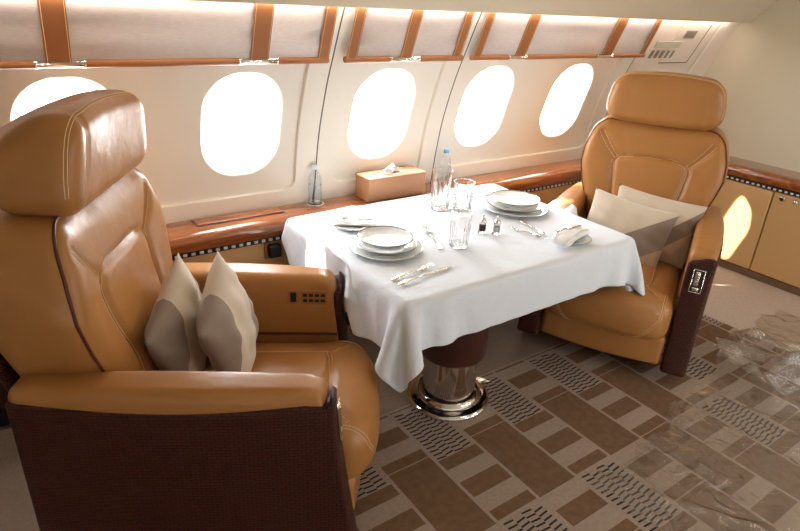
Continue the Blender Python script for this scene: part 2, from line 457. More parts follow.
sweep_x('wall_aisle', [(-1.0, 1.72), (-1.1, 1.4), (-1.15, 1.0), (-1.15, 0.0)], -2.1, 4.6, M['cream'])
def xwall(name, x, m, z0=0, z1=2.2):
    return struct(name, [(x, -1.2, z0), (x, 2.72, z0), (x, 2.72, z1), (x, -1.2, z1)], [(0, 1, 2, 3)], m, smooth=False)
xwall('wall_bulkhead', 4.55, M['bulk']); xwall('wall_aft', -2.1, M['cream'])
# ------------------------------------------------------------------ side ledge
LZ = .72
def ledge():
    prof = [(2.603, .60), (2.603, LZ), (2.47, LZ), (2.445, LZ-.004), (2.428, LZ-.016), (2.42, LZ-.034), (2.42, LZ-.052), (2.424, LZ-.062), (2.43, .640), (2.445, .636), (2.60, .636)]
    L = empty('side_ledge', (0, 2.5, 0), 0, 'glossy mahogany ledge running along the wall under the windows', 'ledge')
    n = len(prof); V = []; F = []
    for x in (-2.1, 4.54):
        for y, z in prof: V.append((x, y-2.5, z))
    for j in range(n-1): F.append((j, j+1, n+j+1, n+j))
    obj('ledge_top', V, F, M['wood'], L, sharp=40)
    mb = MB(); mb.add(*rbox_raw((-2.1, -.062, .612), (4.5, -.02, .637), .002, step=4)); obj('inlay_strip', mb.v, mb.f, M['black'], L)
    mb = MB(); x = .3
    while x < 4.1:
        mb.add(*rbox_raw((x, -.067, .618), (x+.018, -.058, .631), .003, step=1)); x += .036
    tag(obj('inlay_beads', mb.v, mb.f, M['white_bead'], L), kind='stuff')
    # panels below
    for x0, x1, m in ((-2.1, .30, M['darkwood']), (.306, 1.12, M['leather_panel']), (1.126, 2.2, M['leather_panel']), (2.206, 3.3, M['leather_panel']), (3.306, 4.26, M['leather_panel'])):
        rbox('lower_panel', (x0, -.05, .11), (x1, -.02, .610), .004, m, L, step=2)
    rbox('toe_kick', (-2.1, -.01, 0), (4.26, .0, .12), .001, M['black'], L, step=4)
    # pull-out tray lid
    mb = MB(); mb.add(*rbox_raw((.72, .010, LZ-.002), (1.13, .085, LZ+.006), .003, step=.2))
    obj('tray_lid', mb.v, mb.f, M['wood'], L)
    mb = MB()
    for a, b in (((.715, .000), (1.135, .008)), ((.712, .0), (.718, .09)), ((1.132, .0), (1.138, .09))):
        mb.add(*rbox_raw((a[0], a[1], LZ-.001), (b[0], b[1], LZ+.0015), .0005, step=1))
    obj('tray_slot', mb.v, mb.f, M['black'], L)
    V, F = lathe_raw([(.036, LZ), (.036, LZ+.004), (.042, LZ+.005), (.046, LZ+.003), (.046, LZ)], 40)
    V = [(a+1.325, b+.055, c) for a, b, c in V]
    obj('cup_holder_ring', V, F, M['chrome'], L)
    b = rbox('handset_bracket', (1.015, -.085, .535), (1.075, -.05, .60), .008, M['black'], L)
    rbox('bracket_plate', (1.0, -.058, .525), (1.03, -.049, .61), .002, M['strap'], b)
ledge()

# ------------------------------------------------------------------ shades
def shade(x0, x1, straps, clips, label):
    y0, z0, y1, z1 = 2.375, 1.43, 2.285, 1.665
    root = empty('window_shade', ((x0+x1)/2, y0, z0), 0, label, 'window shade', 'roll-up shades above the windows')
    ox, oy, oz = (x0+x1)/2, y0, z0
    def P(x, t, d=0): return (x-ox, y0+(y1-y0)*t-.94*d-oy, z0+(z1-z0)*t-.36*d-oz)
    V = []; F = []; N = 28
    for j in range(N+1):
        t = j/N; d = .004*math.sin(t*PI*2*1.0)**2
        V += [P(x0+.006, t, d), P(x1-.006, t, d)]
    for j in range(N): F.append((2*j, 2*j+1, 2*j+3, 2*j+2))
    o = obj('fabric', V, F, M['shade'], root)
    s = o.modifiers.new('t', 'SOLIDIFY'); s.thickness = .004
    for a, b in straps:
        mb = MB(); V = []; F = []
        for j in range(13):
            t = j/12
            V += [P(a, t, .006), P(a, t, .009), P(b, t, .009), P(b, t, .006)]
        for j in range(12):
            for q in range(4): F.append((4*j+q, 4*j+(q+1) % 4, 4*j+4+(q+1) % 4, 4*j+4+q))
        st = obj('strap', V, F, M['strap'], root, sharp=30)
        mb = MB()
        for xx in (a+.005, b-.005):
            mb.add(*tube_raw([P(xx, j/12, .0095) for j in range(13)], .0009, 4))
        obj('stitching', mb.v, mb.f, M['stitch'], st)
    xs = [x0]
    for a, b in clips: xs += [a, b]
    xs.append(x1)
    for i in range(0, len(xs), 2):
        V, F = lathe_raw([(.001, 0), (.013, 0), (.0145, .003), (.0145, xs[i+1]-xs[i]-.003), (.013, xs[i+1]-xs[i]), (.001, xs[i+1]-xs[i])], 20)
        V = [(xs[i]+c-ox, a, b) for a, b, c in V]
        obj('bottom_bar', V, F, M['strap'], root)
    for a, b in clips:
        V, F = lathe_raw([(.001, 0), (.015, 0), (.015, .008), (.0125, .011), (.0125, b-a-.011), (.015, b-a-.008), (.015, b-a), (.001, b-a)], 20)
        V = [(a+c-ox, p, q) for p, q, c in V]
        obj('clip', V, F, M['chrome'], root)

shade(-.62, 1.30, [(.235, .312), (.945, 1.022), (1.245, 1.298)], [(.20, .355), (.90, 1.065)], 'wide grey fabric window shade with tan straps above the ledge, furthest from the bulkhead')
shade(1.382, 2.055, [(1.385, 1.437), (1.672, 1.735), (1.985, 2.035)], [(1.62, 1.79)], 'narrow fabric window shade with three tan straps above the tissue box')
shade(2.118, 3.575, [(2.12, 2.172), (2.415, 2.493), (3.138, 3.232), (3.515, 3.565)], [(2.37, 2.51), (3.10, 3.25)], 'fabric window shade with four tan straps next to the wall control panel')

# wall service panel beside the last shade
def wbox(mb, x0, x1, z0, z1, d0, d1):
    V = [W(x, z, d) for x in (x0, x1) for z in (z0, z1) for d in (d0, d1)]
    mb.add(V, [(0, 1, 3, 2), (4, 5, 7, 6), (0, 1, 5, 4), (2, 3, 7, 6), (0, 2, 6, 4), (1, 3, 7, 5)])
cp = empty('service_panel', W(3.95, 1.5), 0, 'cream service panel set in the sloping wall beside the last window shade', 'control panel')
inv = Vector(cp.location)
def wpart(name, m, boxes, parent):
    mb = MB()
    for b in boxes: wbox(mb, *b)
    mb.v = [tuple(Vector(v)-inv) for v in mb.v]
    return obj(name, mb.v, mb.f, m, parent, smooth=False)
wpart('panel_cover', M['pink'], [(3.86, 4.19, 1.375, 1.625, -.004, .002)], cp)
wpart('seam', M['slot'], [(3.86, 4.197, 1.369, 1.375, -.005, .002), (4.19, 4.197, 1.375, 1.625, -.005, .002)], cp)
wpart('placard', M['placard'], [(3.69, 3.97, 1.475, 1.515, -.009, -.004)], cp)
for i in range(5): wpart('switch', M['switch'], [(3.70+i*.058, 3.722+i*.058, 1.408, 1.455, -.008, .003)], cp)
wpart('display', M['switch'], [(3.95, 4.07, 1.540, 1.582, -.008, -.004)], cp)
wpart('display_bezel', M['placard'], [(3.94, 4.08, 1.534, 1.588, -.006, -.004)], cp)

# bulkhead cabinet run
def cabinets():
    t = empty('bulkhead_counter', (4.4, 1.2, .68), 0, 'glossy mahogany counter edge with inlay on top of the tan bulkhead cabinets', 'counter')
    prof = [(4.55, .735), (4.36, .735), (4.315, .732), (4.292, .722), (4.285, .705), (4.285, .672), (4.29, .662), (4.31, .656), (4.54, .656)]
    V = []; n = len(prof)
    for y in (-1.15, 2.41):
        for x, z in prof: V.append((x-4.4, y-1.2, z-.68))
    F = [(j, j+1, n+j+1, n+j) for j in range(n-1)]
    obj('counter_top', V, F, M['wood'], t)
    mb = MB(); mb.add(*rbox_raw((-.118, -2.35, -.044), (-.09, 1.2, -.022), .001, step=5)); obj('inlay_strip', mb.v, mb.f, M['black'], t)
    mb = MB(); y = -.2
    while y < 1.2:
        mb.add(*rbox_raw((-.124, y, -.039), (-.116, y+.018, -.027), .003, step=1)); y += .036
    tag(obj('inlay_beads', mb.v, mb.f, M['white_bead'], t), kind='stuff')
    ys = [2.40, 1.657, .90, .15, -.6, -1.14]
    for i, (b, a) in enumerate(zip(ys, ys[1:])):
        lab = ['tan leather cabinet under the counter, behind the armchair by the bulkhead', 'tan leather cabinet with two round latches under the counter', 'tan leather cabinet further along the counter', 'tan leather cabinet beyond the frame', 'last tan leather cabinet along the bulkhead'][i]
        c = empty('cabinet', (4.4, (a+b)/2, 0), 0, lab, 'cabinet', 'cabinets along the bulkhead')
        w = (b-a)/2
        rbox('body', (-.085, -w+.001, .05), (.14, w-.001, .633), .003, M['leather_panel'], c, step=1)
        d = rbox('door', (-.118, -w+.004, .055), (-.085, w-.004, .630), .008, M['leather_panel'], c, step=.2)
        rbox('plinth', (-.112, -w+.001, 0), (.14, w-.001, .05), .002, M['carpet_brown'], c, step=1)
        if i == 1:
            for yy, r, mm in ((w-.062, .017, 'chrome'), (w-.145, .015, 'chrome')):
                V, F = lathe_raw([(.0005, .012), (r*.6, .011), (r, .006), (r, 0), (r*1.15, 0)], 24)
                V = [(-.118-z, yy+x, .598+y) for x, y, z in V]
                h = obj('latch', V, F, M[mm], d)
                if yy == w-.062:
                    V, F = lathe_raw([(.0005, .014), (r*.7, .013), (r*.7, .008)], 20); V = [(-.118-z, yy+x, .598+y) for x, y, z in V]
                    obj('keyhole', V, F, M['black'], h) if False else obj('lock_face', V, F, M['black'], d)
cabinets()

# ------------------------------------------------------------------ armchairs
def smoothmin_groove(y, z, segs, w=.011):
    d = min(seg_d(y, z, s) for s in segs); return math.exp(-(d/w)**2)
def seg_d(x, y, s):
    (ax, ay), (bx_, by) = s; dx, dy = bx_-ax, by-ay; t = max(0, min(1, ((x-ax)*dx+(y-ay)*dy)/(dx*dx+dy*dy))); return math.hypot(x-ax-dx*t, y-ay-dy*t)
def segs_of(*polys): return [(a, b) for p in polys for a, b in zip(p, p[1:])]
def armchair(loc, rz, near, label):
    R_ = empty('armchair', loc, rz, label, 'armchair', 'facing tan leather armchairs at the table')
    L = M['leather']
    # ---- backrest
    lo, hi, r = (-.90, -.345, .40), (-.655, .345, 1.135), .075
    arch = [(-.175, .46), (-.178, .90), (-.155, .935), (-.08, .950), (0, .953), (.08, .950), (.155, .935), (.178, .90), (.175, .46)]
    diag = [[(-.168, .925), (-.285, 1.06)], [(.168, .925), (.285, 1.06)]]
    bs = segs_of(arch, *diag)
    WT = [(.40, .80), (.55, .84), (.68, .94), (.78, 1.05), (.88, 1.12), (.97, 1.10), (1.05, 1.03), (1.135, .93)]
    def dback(p):
        y0, z0 = p.y, p.z
        fr = sstep(-.80, -.665, p.x)
        q = Vector(p)
        if fr > 0 and p.x > -.73:
            q.x -= .016*smoothmin_groove(y0, z0, bs)*fr
            if abs(y0) < .175 and z0 < .94: q.x += .010*fr*math.sin(PI*min(1, (0.175-abs(y0))/.175)/2)
        q.x += .045*fr*(abs(y0)/.345)**3*sstep(.45, .7, z0)
        q.x += fr*.05*math.exp(-((z0-.60)/.16)**2)*(1-(y0/.345)**2)
        q.x -= fr*.02*sstep(.95, 1.135, z0)
        q.x += (.80-z0)*.11+.012
        q.x += -.02*(1-fr)*math.sin(PI*min(1, max(0, (z0-.4)/.73)))
        q.y *= interp(WT, z0)
        return q
    back = rbox('backrest', lo, hi, r, L, R_, .016, dback)
    mb = MB()
    for pl in [arch]+diag:
        for o in (-.006, .006):
            P = [(-.655, y*(1+o/.17), z+(o if pl is arch else -o*.9)) for y, z in pl]
            P = dens(P, .02); mb.add(*tube_raw([mapped(p, lo, hi, r, dback, .0006) for p in P], .0013, 4))
    obj('stitching', mb.v, mb.f, M['stitch'], back)
    # piping along the face edge
    e = .028; P = [(hi[0]-e, lo[1], z) for z in np.linspace(.46, 1.06, 24)]
    P += [(hi[0]-e, lo[1]+r*(1-math.cos(a))-.0, 1.06+.075*math.sin(a)) for a in np.linspace(.1, PI/2, 8)]
    P += [(hi[0]-e, y, hi[2]) for y in np.linspace(-.26, .26, 20)]
    P += [(hi[0]-e, hi[1]-r*(1-math.cos(a)), 1.06+.075*math.sin(a)) for a in np.linspace(PI/2, .1, 8)]
    P += [(hi[0]-e, hi[1], z) for z in np.linspace(1.06, .46, 24)]
    V, F = tube_raw([mapped(p, lo, hi, r, dback, .0008) for p in P], .0045, 6); obj('piping', V, F, M['piping'], back)
    # ---- headrest
    hlo, hhi, hr = (-.865, -.295, 1.130), (-.625, .295, 1.380), .065
    HT = [(1.135, .96), (1.18, 1.01), (1.24, 1.01), (1.30, .97), (1.35, .92), (1.39, .85)]
    def dhead(p):
        q = Vector(p); fr = sstep(-.77, -.635, p.x)
        q.x += .10*(p.z-1.2)*fr - .02*fr*(1-(p.y/.295)**2)
        q.z += .022*(1-(p.y/.295)**2)*sstep(1.15, 1.39, p.z) - .012*(1-(p.y/.295)**2)*(1-sstep(1.135, 1.25, p.z))
        q.z -= .045*(1-sstep(-.87, -.71, p.x))*sstep(1.2, 1.39, p.z)
        q.y *= interp(HT, p.z)
        if p.y*near > 0 and fr > 0:   # soft crease near the outer end of the pad
            q.x -= .006*math.exp(-((p.y*near-.20)/.012)**2)*fr
        return q
    head = rbox('headrest', hlo, hhi, hr, L, R_, .016, dhead)
    mb = MB()
    for e2 in (.018, .030):
        P = []
        zz = np.linspace(hlo[2]+hr, hhi[2]-hr, 10); aa = np.linspace(0, PI/2, 8)
        x_ = hhi[0]-e2; y1 = hhi[1]
        P += [(x_, y1, z) for z in zz]+[(x_, y1-hr*(1-math.cos(a)), hhi[2]-hr+hr*math.sin(a)) for a in aa]
        P += [(x_, y, hhi[2]) for y in np.linspace(y1-hr, -y1+hr, 24)]
        P += [(x_, -y1+hr*(1-math.cos(a)), hhi[2]-hr+hr*math.sin(a)) for a in aa[::-1]]+[(x_, -y1, z) for z in zz[::-1]]
        mb.add(*tube_raw([mapped(p, hlo, hhi, hr, dhead, .0007) for p in P], .0014, 4))
    obj('stitching', mb.v, mb.f, M['stitch'], head)
    # ---- back shell
    def dshell(p):
        q = Vector(p); q.y *= interp(WT, p.z); q.x += (.80-p.z)*.06-.02*math.sin(PI*min(1, max(0, (p.z-.4)/.73))); return q
    rbox('back_shell', (-.925, -.33, .16), (-.885, .33, 1.06), .018, M['woven'], R_, .06, dshell)
    # ---- seat cushion
    slo, shi, sr = (-.62, -.297, .235), (.145, .297, .45), .07
    U = [(-.45, -.165), (-.10, -.175), (-.03, -.165), (-.018, -.12), (-.012, 0), (-.018, .12), (-.03, .165), (-.10, .175), (-.45, .165)]
    D2 = [[(-.03, -.165), (.075, -.235)], [(-.03, .165), (.075, .235)]]
    us = segs_of(U, *D2)
    def dseat(p):
        q = Vector(p)
        top = sstep(.36, .44, p.z)
        if p.z > .38: q.z -= .010*smoothmin_groove(p.x, p.y, us)*top
        q.z += top*(.022*(1-(p.y/.297)**2)-.012)+top*.012*math.exp(-((p.x-.03)/.08)**2)
        if abs(p.y) < .17 and p.x < -.02: q.z += .010*top
        f = sstep(-.02, .145, p.x)
        q.x -= .055*f*(abs(p.y)/.297)**3
        q.x += .018*f*math.sin(PI*(p.z-.20)/.25)
        return q
    seat = rbox('seat_cushion', slo, shi, sr, L, R_, .016, dseat)
    mb = MB()
    for pl in [U]+D2:
        for o in (-.006, .006):
            P = [(x+o*(1 if pl is U else .6), y*(1+o/.17), shi[2]) for x, y in pl]
            mb.add(*tube_raw([mapped(p, slo, shi, sr, dseat, .0006) for p in dens(P, .02)], .0013, 4))
    for e2 in (.0, .012):   # stitched border over the front roll
        for s in (-1, 1):
            P = [(shi[0]-sr*.95+e2*0, s*(.255+e2), shi[2])]
            P = [(x, s*(.250+e2), shi[2]) for x in np.linspace(.0, shi[0]-sr, 6)]+[(shi[0]-sr+sr*math.sin(a), s*(.250+e2), shi[2]-sr+sr*math.cos(a)) for a in np.linspace(.2, PI/2, 7)]+[(shi[0], s*(.250+e2-.10*t), .375-.15*t) for t in np.linspace(.1, 1, 6)]
            mb.add(*tube_raw([mapped(p, slo, shi, sr, dseat, .0006) for p in P], .0013, 4))
    obj('stitching', mb.v, mb.f, M['stitch'], seat)
    # ---- apron and foot
    def dap(p):
        q = Vector(p); q.x -= .03*sstep(-.05, .1, p.x)*(abs(p.y)/.29)**2; return q
    rbox('apron', (-.60, -.298, .105), (.105, .298, .262), .02, L, R_, .05, dap)
    rbox('foot', (-.50, -.16, 0), (-.12, .16, .12), .03, M['darkwood'], R_, .06)
    # ---- arms
    for s in (-1, 1):
        def dbody(p):
            q = Vector(p); t = sstep(-.09, 0.0, p.x)
            q.z -= .018*t*t*sstep(.5, .70, p.z)*(1 if p.x < .004 else 0)
            b = math.sin(PI*max(0, min(1, (p.x+.85)/.87)))
            if abs(p.y) > .35: q.y += s*.022*b
            q.z += .010*b*sstep(.6, .7, p.z)
            q.x += .07*(max(0, .64-p.z)/.55)**1.3*sstep(-.25, 0, p.x)
            return q
        mb = MB(); A = (min(s*.303, s*.398), max(s*.303, s*.398)); B = (min(s*.302, s*.414), max(s*.302, s*.414))
        mb.add(*rbox_raw((-.80, A[0], .20), (-.012, A[1], .68), .02, .03, dbody))
        mb.add(*rbox_raw((-.86, B[0], .600), (-.004, B[1], .700), .035, .02, dbody))
        arm = obj('armrest', mb.v, mb.f, L, R_)
        C_ = (min(s*.396, s*.421), max(s*.396, s*.421))
        def dshl(p):
            q = dbody(p); b = math.sin(PI*max(0, min(1, (p.x+.86)/.87)))
            q.z -= .030*b*sstep(.55, .67, p.z); q.x += .0; return q
        mb = MB(); mb.add(*rbox_raw((-.855, C_[0], .09), (.0, C_[1], .668), .010, .03, dshl))
        Fp = (min(s*.305, s*.4215), max(s*.305, s*.4215))
        def dfr(p):
            q = dbody(p); q.z -= .006; 
            if p.z > .6: q.z -= .028*(1-sstep(.305, .40, abs(p.y)))
            return q
        mb.add(*rbox_raw((-.018, Fp[0], .085), (.018, Fp[1], .688), .020, .02, dfr))
        shell = obj('side_panel', mb.v, mb.f, M['woven'], R_)
        # dark welt between arm and cushion
        V, F = tube_raw([(x, s*.300, .455) for x in np.linspace(-.5, -.0, 8)], .006, 6); obj('welt', V, F, M['piping'], arm)
        if s == near:
            def fr(x, y, z): return dbody(Vector((x, y, z)))
            y0, y1 = s*.335, s*.388
            if y0 > y1: y0, y1 = y1, y0
            def plate(nm, a, b, c, d, x0, x1, m, par):
                return rbox(nm, (x0, a, c), (x1, b, d), .002, m, par, .02, dbody)
            pl = MB()
            for a, b, c, d in ((y0, y0+.005, .51, .625), (y1-.005, y1, .51, .625), (y0, y1, .62, .625), (y0, y1, .51, .515)):
                pl.add(*rbox_raw((.018, a, c), (.026, b, d), .002, .03, dbody))
            f = obj('latch_frame', pl.v, pl.f, M['chrome'], shell)
            plate('recess', y0+.005, y1-.005, .515, .62, .016, .0225, M['black'], shell)
            plate('latch', y0+.012 if s > 0 else y0+.020, y1-.020 if s > 0 else y1-.012, .545, .615, .020, .029, M['silver'], shell)
            plate('latch_base', y0+.012, y1-.012, .520, .538, .020, .027, M['silver'], shell)
        else:
            yi = s*.303; yo = yi-s*.004
            a, b = min(yi, yo)-.001, max(yi, yo)+.001
            p1 = rbox('switch_plate', (-.190, a, .590), (-.148, b, .648), .002, M['strap'], arm, .05)
            rbox('rocker_switch', (-.181, yo-.003, .598), (-.157, yo+.003, .640), .002, M['black'], p1, .05)
            p2 = rbox('button_plate', (-.140, a, .588), (-.040, b, .646), .002, M['strap'], arm, .05)
            for i in range(4):
                for j in range(2):
                    rbox('button', (-.133+i*.023, yo-.003, .598+j*.023), (-.116+i*.023, yo+.003, .612+j*.023), .003, M['black'], p2, .05)
    return R_
armchair((.862, 1.527, 0), math.radians(-31.25), -1, 'side-on tan leather armchair whose dark woven side panel faces the viewer')
armchair((2.443, 1.530, 0), math.radians(206.9), 1, 'tan leather armchair in front of the bulkhead cabinets, facing the camera across the table')

# ------------------------------------------------------------------ cushions
def cframe(c):
    x, y, t = (.862, 1.527, math.radians(-31.25)) if c == 'L' else (2.443, 1.530, math.radians(206.9))
    return Matrix.Translation((x, y, 0)) @ Matrix.Rotation(t, 4, 'Z')
def pillow(c, a, l, z, tilt, yaw, roll, w, h, th, m, label, seed, flip=1):
    rnd = random.Random(seed); N = 30; V = []; F = []
    ph = [rnd.uniform(0, 6) for _ in range(6)]
    def P(u, v, s):
        e = (1-abs(u)**2.6)*(1-abs(v)**2.6); t = th/2*max(0, e)**.55
        pin = 1-.07*(1-abs(u)**2)*abs(v)**2 ; pin2 = 1-.07*(1-abs(v)**2)*abs(u)**2
        wr = .006*math.sin(9*u+3*v+ph[0])*math.sin(5*v-2*u+ph[1])*max(0, e)**.3+.004*math.sin(16*v+ph[2]+5*u)*max(0, e)**.5*abs(u)
        return (u*w/2*pin2, v*h/2*pin, s*(t+wr*(t > 1e-5)))
    for s in (1, -1):
        for i in range(N+1):
            for j in range(N+1): V.append(P(-1+2*i/N, -1+2*j/N, s))
    K = (N+1)**2
    for q in (0, K):
        for i in range(N):
            for j in range(N):
                a_ = q+i*(N+1)+j; F.append((a_, a_+1, a_+N+2, a_+N+1))
    o = obj('throw_cushion', V, F, M[m], sharp=180)
    bm = bmesh.new(); bm.from_mesh(o.data); bmesh.ops.remove_doubles(bm, verts=bm.verts, dist=1e-5); bmesh.ops.recalc_face_normals(bm, faces=bm.faces); bm.to_mesh(o.data); bm.free()
    # local X = chair lateral, local Y = up, local Z = forward
    la = Vector((-math.sin(yaw), math.cos(yaw), 0)); up = Vector((-math.sin(tilt)*math.cos(yaw), -math.sin(tilt)*math.sin(yaw), math.cos(tilt)))
    X = (la*math.cos(roll)+up*math.sin(roll))*flip; Y = -la*math.sin(roll)+up*math.cos(roll); Z = X.cross(Y)
    R3 = Matrix((X, Y, Z)).transposed().to_4x4()
    o.matrix_world = cframe(c) @ Matrix.Translation((a, l, z)) @ R3
    P_ = [(u*w/2*.985*1.0, v*h/2*.985, 0) for u, v in ((-1, -1), (1, -1), (1, 1), (-1, 1))]
    tag(o, label, 'cushion', 'striped throw cushions')
    return o
pillow('L', -.515, .03, .625, .12, -.1, .38, .38, .38, .13, 'pillow_a', 'striped throw cushion leaning on the backrest of the side-on armchair', 1)
pillow('L', -.365, .06, .625, .22, -.05, .34, .38, .38, .14, 'pillow_a', 'striped throw cushion in front of another one, closer to the table, in the side-on armchair', 2)
pillow('R', -.485, .09, .615, .26, .05, -.10, .46, .36, .11, 'pillow_c', 'striped throw cushion tucked behind another one in the armchair by the bulkhead', 3)
pillow('R', -.365, -.03, .595, .34, .05, -.15, .45, .36, .12, 'pillow_b', 'striped throw cushion lying in front of another one in the armchair by the bulkhead', 4)

# ------------------------------------------------------------------ table
TX0, TX1, TY0, TY1, TZ = 1.085, 2.395, 1.425, 2.40, .735
def table():
    T = empty('dining_table', (1.56, 1.69, 0), 0, 'pedestal dining table with a polished steel column under the white cloth', 'table')
    rbox('tabletop', (TX0+.012-1.56, TY0+.012-1.69, .713), (TX1-.012-1.56, TY1-.012-1.69, .728), .012, M['darkwood'], T, .2)
    lathe('column_sleeve', [(.001, .712), (.17, .712), (.16, .62), (.150, .40), (.148, .262), (.140, .250), (.001, .250)], M['darkwood'], T, 48)
    lathe('column', [(.001, .252), (.124, .252), (.122, .045), (.001, .045)], M['chrome_warm'], T, 56)
    lathe('base_ring', [(.001, .0), (.190, .0), (.192, .008), (.190, .018), (.176, .026), (.160, .026), (.150, .030), (.146, .046), (.138, .054), (.128, .052), (.120, .044), (.001, .044)], M['chrome'], T, 64)
    rbox('wall_bracket', (.0, .62, .60), (.5, .705, .70), .01, M['darkwood'], T, .2)
table()

def cloth():
    ov = .207; st = .0165
    nx = int(round((TX1-TX0+2*ov+.012)/st)); ovn = .180; ny = int(round((TY1-TY0+ov+ovn)/st))
    xs = np.linspace(TX0-ov-.012, TX1+ov, nx+1); ys = np.linspace(TY0-ovn, TY1+ov, ny+1)
    X, Y = np.meshgrid(xs, ys, indexing='ij'); P = np.stack([X, Y, np.full_like(X, TZ)], -1).astype(float)
    # back overhang is short (tucked by the ledge): cut it
    keep = ys <= TY1+.075; P = P[:, keep]; 
    rng = np.random.RandomState(3); 
    n0, n1 = P.shape[:2]; V = np.zeros_like(P)
    inside = (P[..., 0] > TX0+.004) & (P[..., 0] < TX1-.004) & (P[..., 1] > TY0+.004) & (P[..., 1] < TY1-.004)
    w = np.where(inside, 0., 1.)
    P[..., 2] += np.where(inside, 0, rng.uniform(-.002, .002, P.shape[:2]))
    hx, hy = xs[1]-xs[0], ys[1]-ys[0]; hd = math.hypot(hx, hy)
    def con(P, i0, j0, di, dj, L, k, par):
        # vectorised distance constraint between (i,j) and (i+di,j+dj), coloured by parity
        a = (slice(i0, n0-abs(di) if di else n0, 1), ) 
    cons = []
    for di, dj, L, k in ((1, 0, hx, 1), (0, 1, hy, 1), (1, 1, hd, .45), (1, -1, hd, .45), (2, 0, 2*hx, .3), (0, 2, 2*hy, .3), (4, 0, 4*hx, .12), (0, 4, 4*hy, .12)):
        for par in range(2):
            I, J = np.meshgrid(np.arange(n0), np.arange(n1), indexing='ij')
            I2, J2 = I+di, J+dj; ok = (I2 < n0) & (J2 < n1) & (J2 >= 0)
            c = (I//di if di else J//dj) % 2
            ok &= (c == par)
            a = (I*n1+J)[ok]; b = (I2*n1+J2)[ok]
            ww = w.reshape(-1); m_ = (ww[a]+ww[b]) > 0; a, b = a[m_], b[m_]
            wa, wb = ww[a], ww[b]; s = wa+wb
            cons.append((a, b, (wa/s)[:, None]*k, (wb/s)[:, None]*k, L, di, dj))
    p = P.reshape(-1, 3); v = np.zeros_like(p); ww = w.reshape(-1)[:, None]; dt = .012
    TXc, TYc = (TX0+TX1)/2, (TY0+TY1)/2
    for it in range(240):
        v = v*.965; v[:, 2] -= 9.8*dt; q = p+v*dt*ww
        for _ in range(7):
            for a, b, wa, wb, L, di, dj in cons:
                d = q[b]-q[a]; l = np.sqrt((d*d).sum(1))[:, None]+1e-9
                c = (l-L)/l*d
                if di > 1 or dj > 1: c = np.where(l < L, c, 0)
                q[a] += wa*c; q[b] -= wb*c
            # table slab
            ins = (q[:, 0] > TX0-.003) & (q[:, 0] < TX1+.003) & (q[:, 1] > TY0-.003) & (q[:, 1] < TY1+.003) & (q[:, 2] < TZ) & (ww[:, 0] > 0)
            if ins.any():
                t = q[ins]; dd = np.stack([t[:, 0]-(TX0-.003), (TX1+.003)-t[:, 0], t[:, 1]-(TY0-.003), (TY1+.003)-t[:, 1], TZ-t[:, 2]], 1)
                k = dd.argmin(1); r = np.arange(len(t)); m_ = dd[r, k]
                t[:, 0] += np.where(k == 0, -m_, np.where(k == 1, m_, 0)); t[:, 1] += np.where(k == 2, -m_, np.where(k == 3, m_, 0)); t[:, 2] += np.where(k == 4, m_, 0)
                q[ins] = t
            # armrests of both chairs
            for ox, oy, ang in ((.862, 1.527, math.radians(-31.25)), (2.443, 1.530, math.radians(206.9))):
                ca, sa = math.cos(ang), math.sin(ang); la = (q[:, 0]-ox)*ca+(q[:, 1]-oy)*sa; ll = -(q[:, 0]-ox)*sa+(q[:, 1]-oy)*ca
                for sd in (-1, 1):
                    h = (la > -.86) & (la < .032) & (ll*sd > .292) & (ll*sd < .437) & (q[:, 2] < (.706 if ox > 2 else .732)) & (q[:, 2] > .3) & (ww[:, 0] > 0)
                    if h.any():
                        t = q[h]; A = la[h]; B = ll[h]*sd; dd = np.stack([.032-A, .437-B, B-.292, .706-t[:, 2]], 1); k = dd.argmin(1) if ox > 2 else np.zeros(len(t), int); m_ = dd[np.arange(len(t)), k]
                        if ox < 2: m_ = np.minimum(m_, .012)
                        da = np.where(k == 0, m_, 0); dl = np.where(k == 1, m_, np.where(k == 2, -m_, 0))*sd
                        t[:, 0] += da*ca-dl*sa; t[:, 1] += da*sa+dl*ca; t[:, 2] += np.where(k == 3, m_, 0); q[h] = t
            # ledge
            lg = (q[:, 1] > 2.413) & (q[:, 2] < .7245) & (q[:, 2] > .60)
            if lg.any():
                t = q[lg]; up = t[:, 1] > 2.425
                t[:, 2] = np.where(up, np.maximum(t[:, 2], .7245), t[:, 2]); t[:, 1] = np.where(up, t[:, 1], np.minimum(t[:, 1], 2.413)); q[lg] = t
        v = (q-p)/dt; p = q
    # gentle pressed creases and puckers on the top
    x, y = p[:, 0], p[:, 1]; top = p[:, 2] > TZ-.003
    cr = .0022*np.exp(-((y-1.60-.02*(x-1.7))/.007)**2)+.0018*np.exp(-((x-1.70)/.008)**2)+.0015*np.exp(-((x-1.29)/.007)**2)+.0018*np.exp(-((y-2.02)/.008)**2)
    wv = .0012*(np.sin(x*31+4*np.sin(y*9))*np.sin(y*23+3*np.sin(x*7)))+.0012
    p[:, 2] += np.where(top, cr+wv, 0)
    I, J = np.meshgrid(np.arange(n0-1), np.arange(n1-1), indexing='ij'); a = (I*n1+J).reshape(-1)
    F = [(int(k), int(k+1), int(k+n1+1), int(k+n1)) for k in a]
    o = obj('tablecloth', p.tolist(), F, M['cloth'], sharp=180)
    tag(o, 'white linen tablecloth draped over the dining table between the two armchairs', 'tablecloth')
    s = o.modifiers.new('s', 'SUBSURF'); s.levels = 1; s.render_levels = 1
    t = o.modifiers.new('t', 'SOLIDIFY'); t.thickness = .0014; t.offset = 1
    # stitched hem: a raised double band just inside the edge
    g = p.reshape(n0, n1, 3); mb = MB()
    path = [g[1, j] for j in range(1, n1-1)]; pathb = [g[n0-2, j] for j in range(1, n1-1)]; pc = [g[i, 1] for i in range(1, n0-1)]
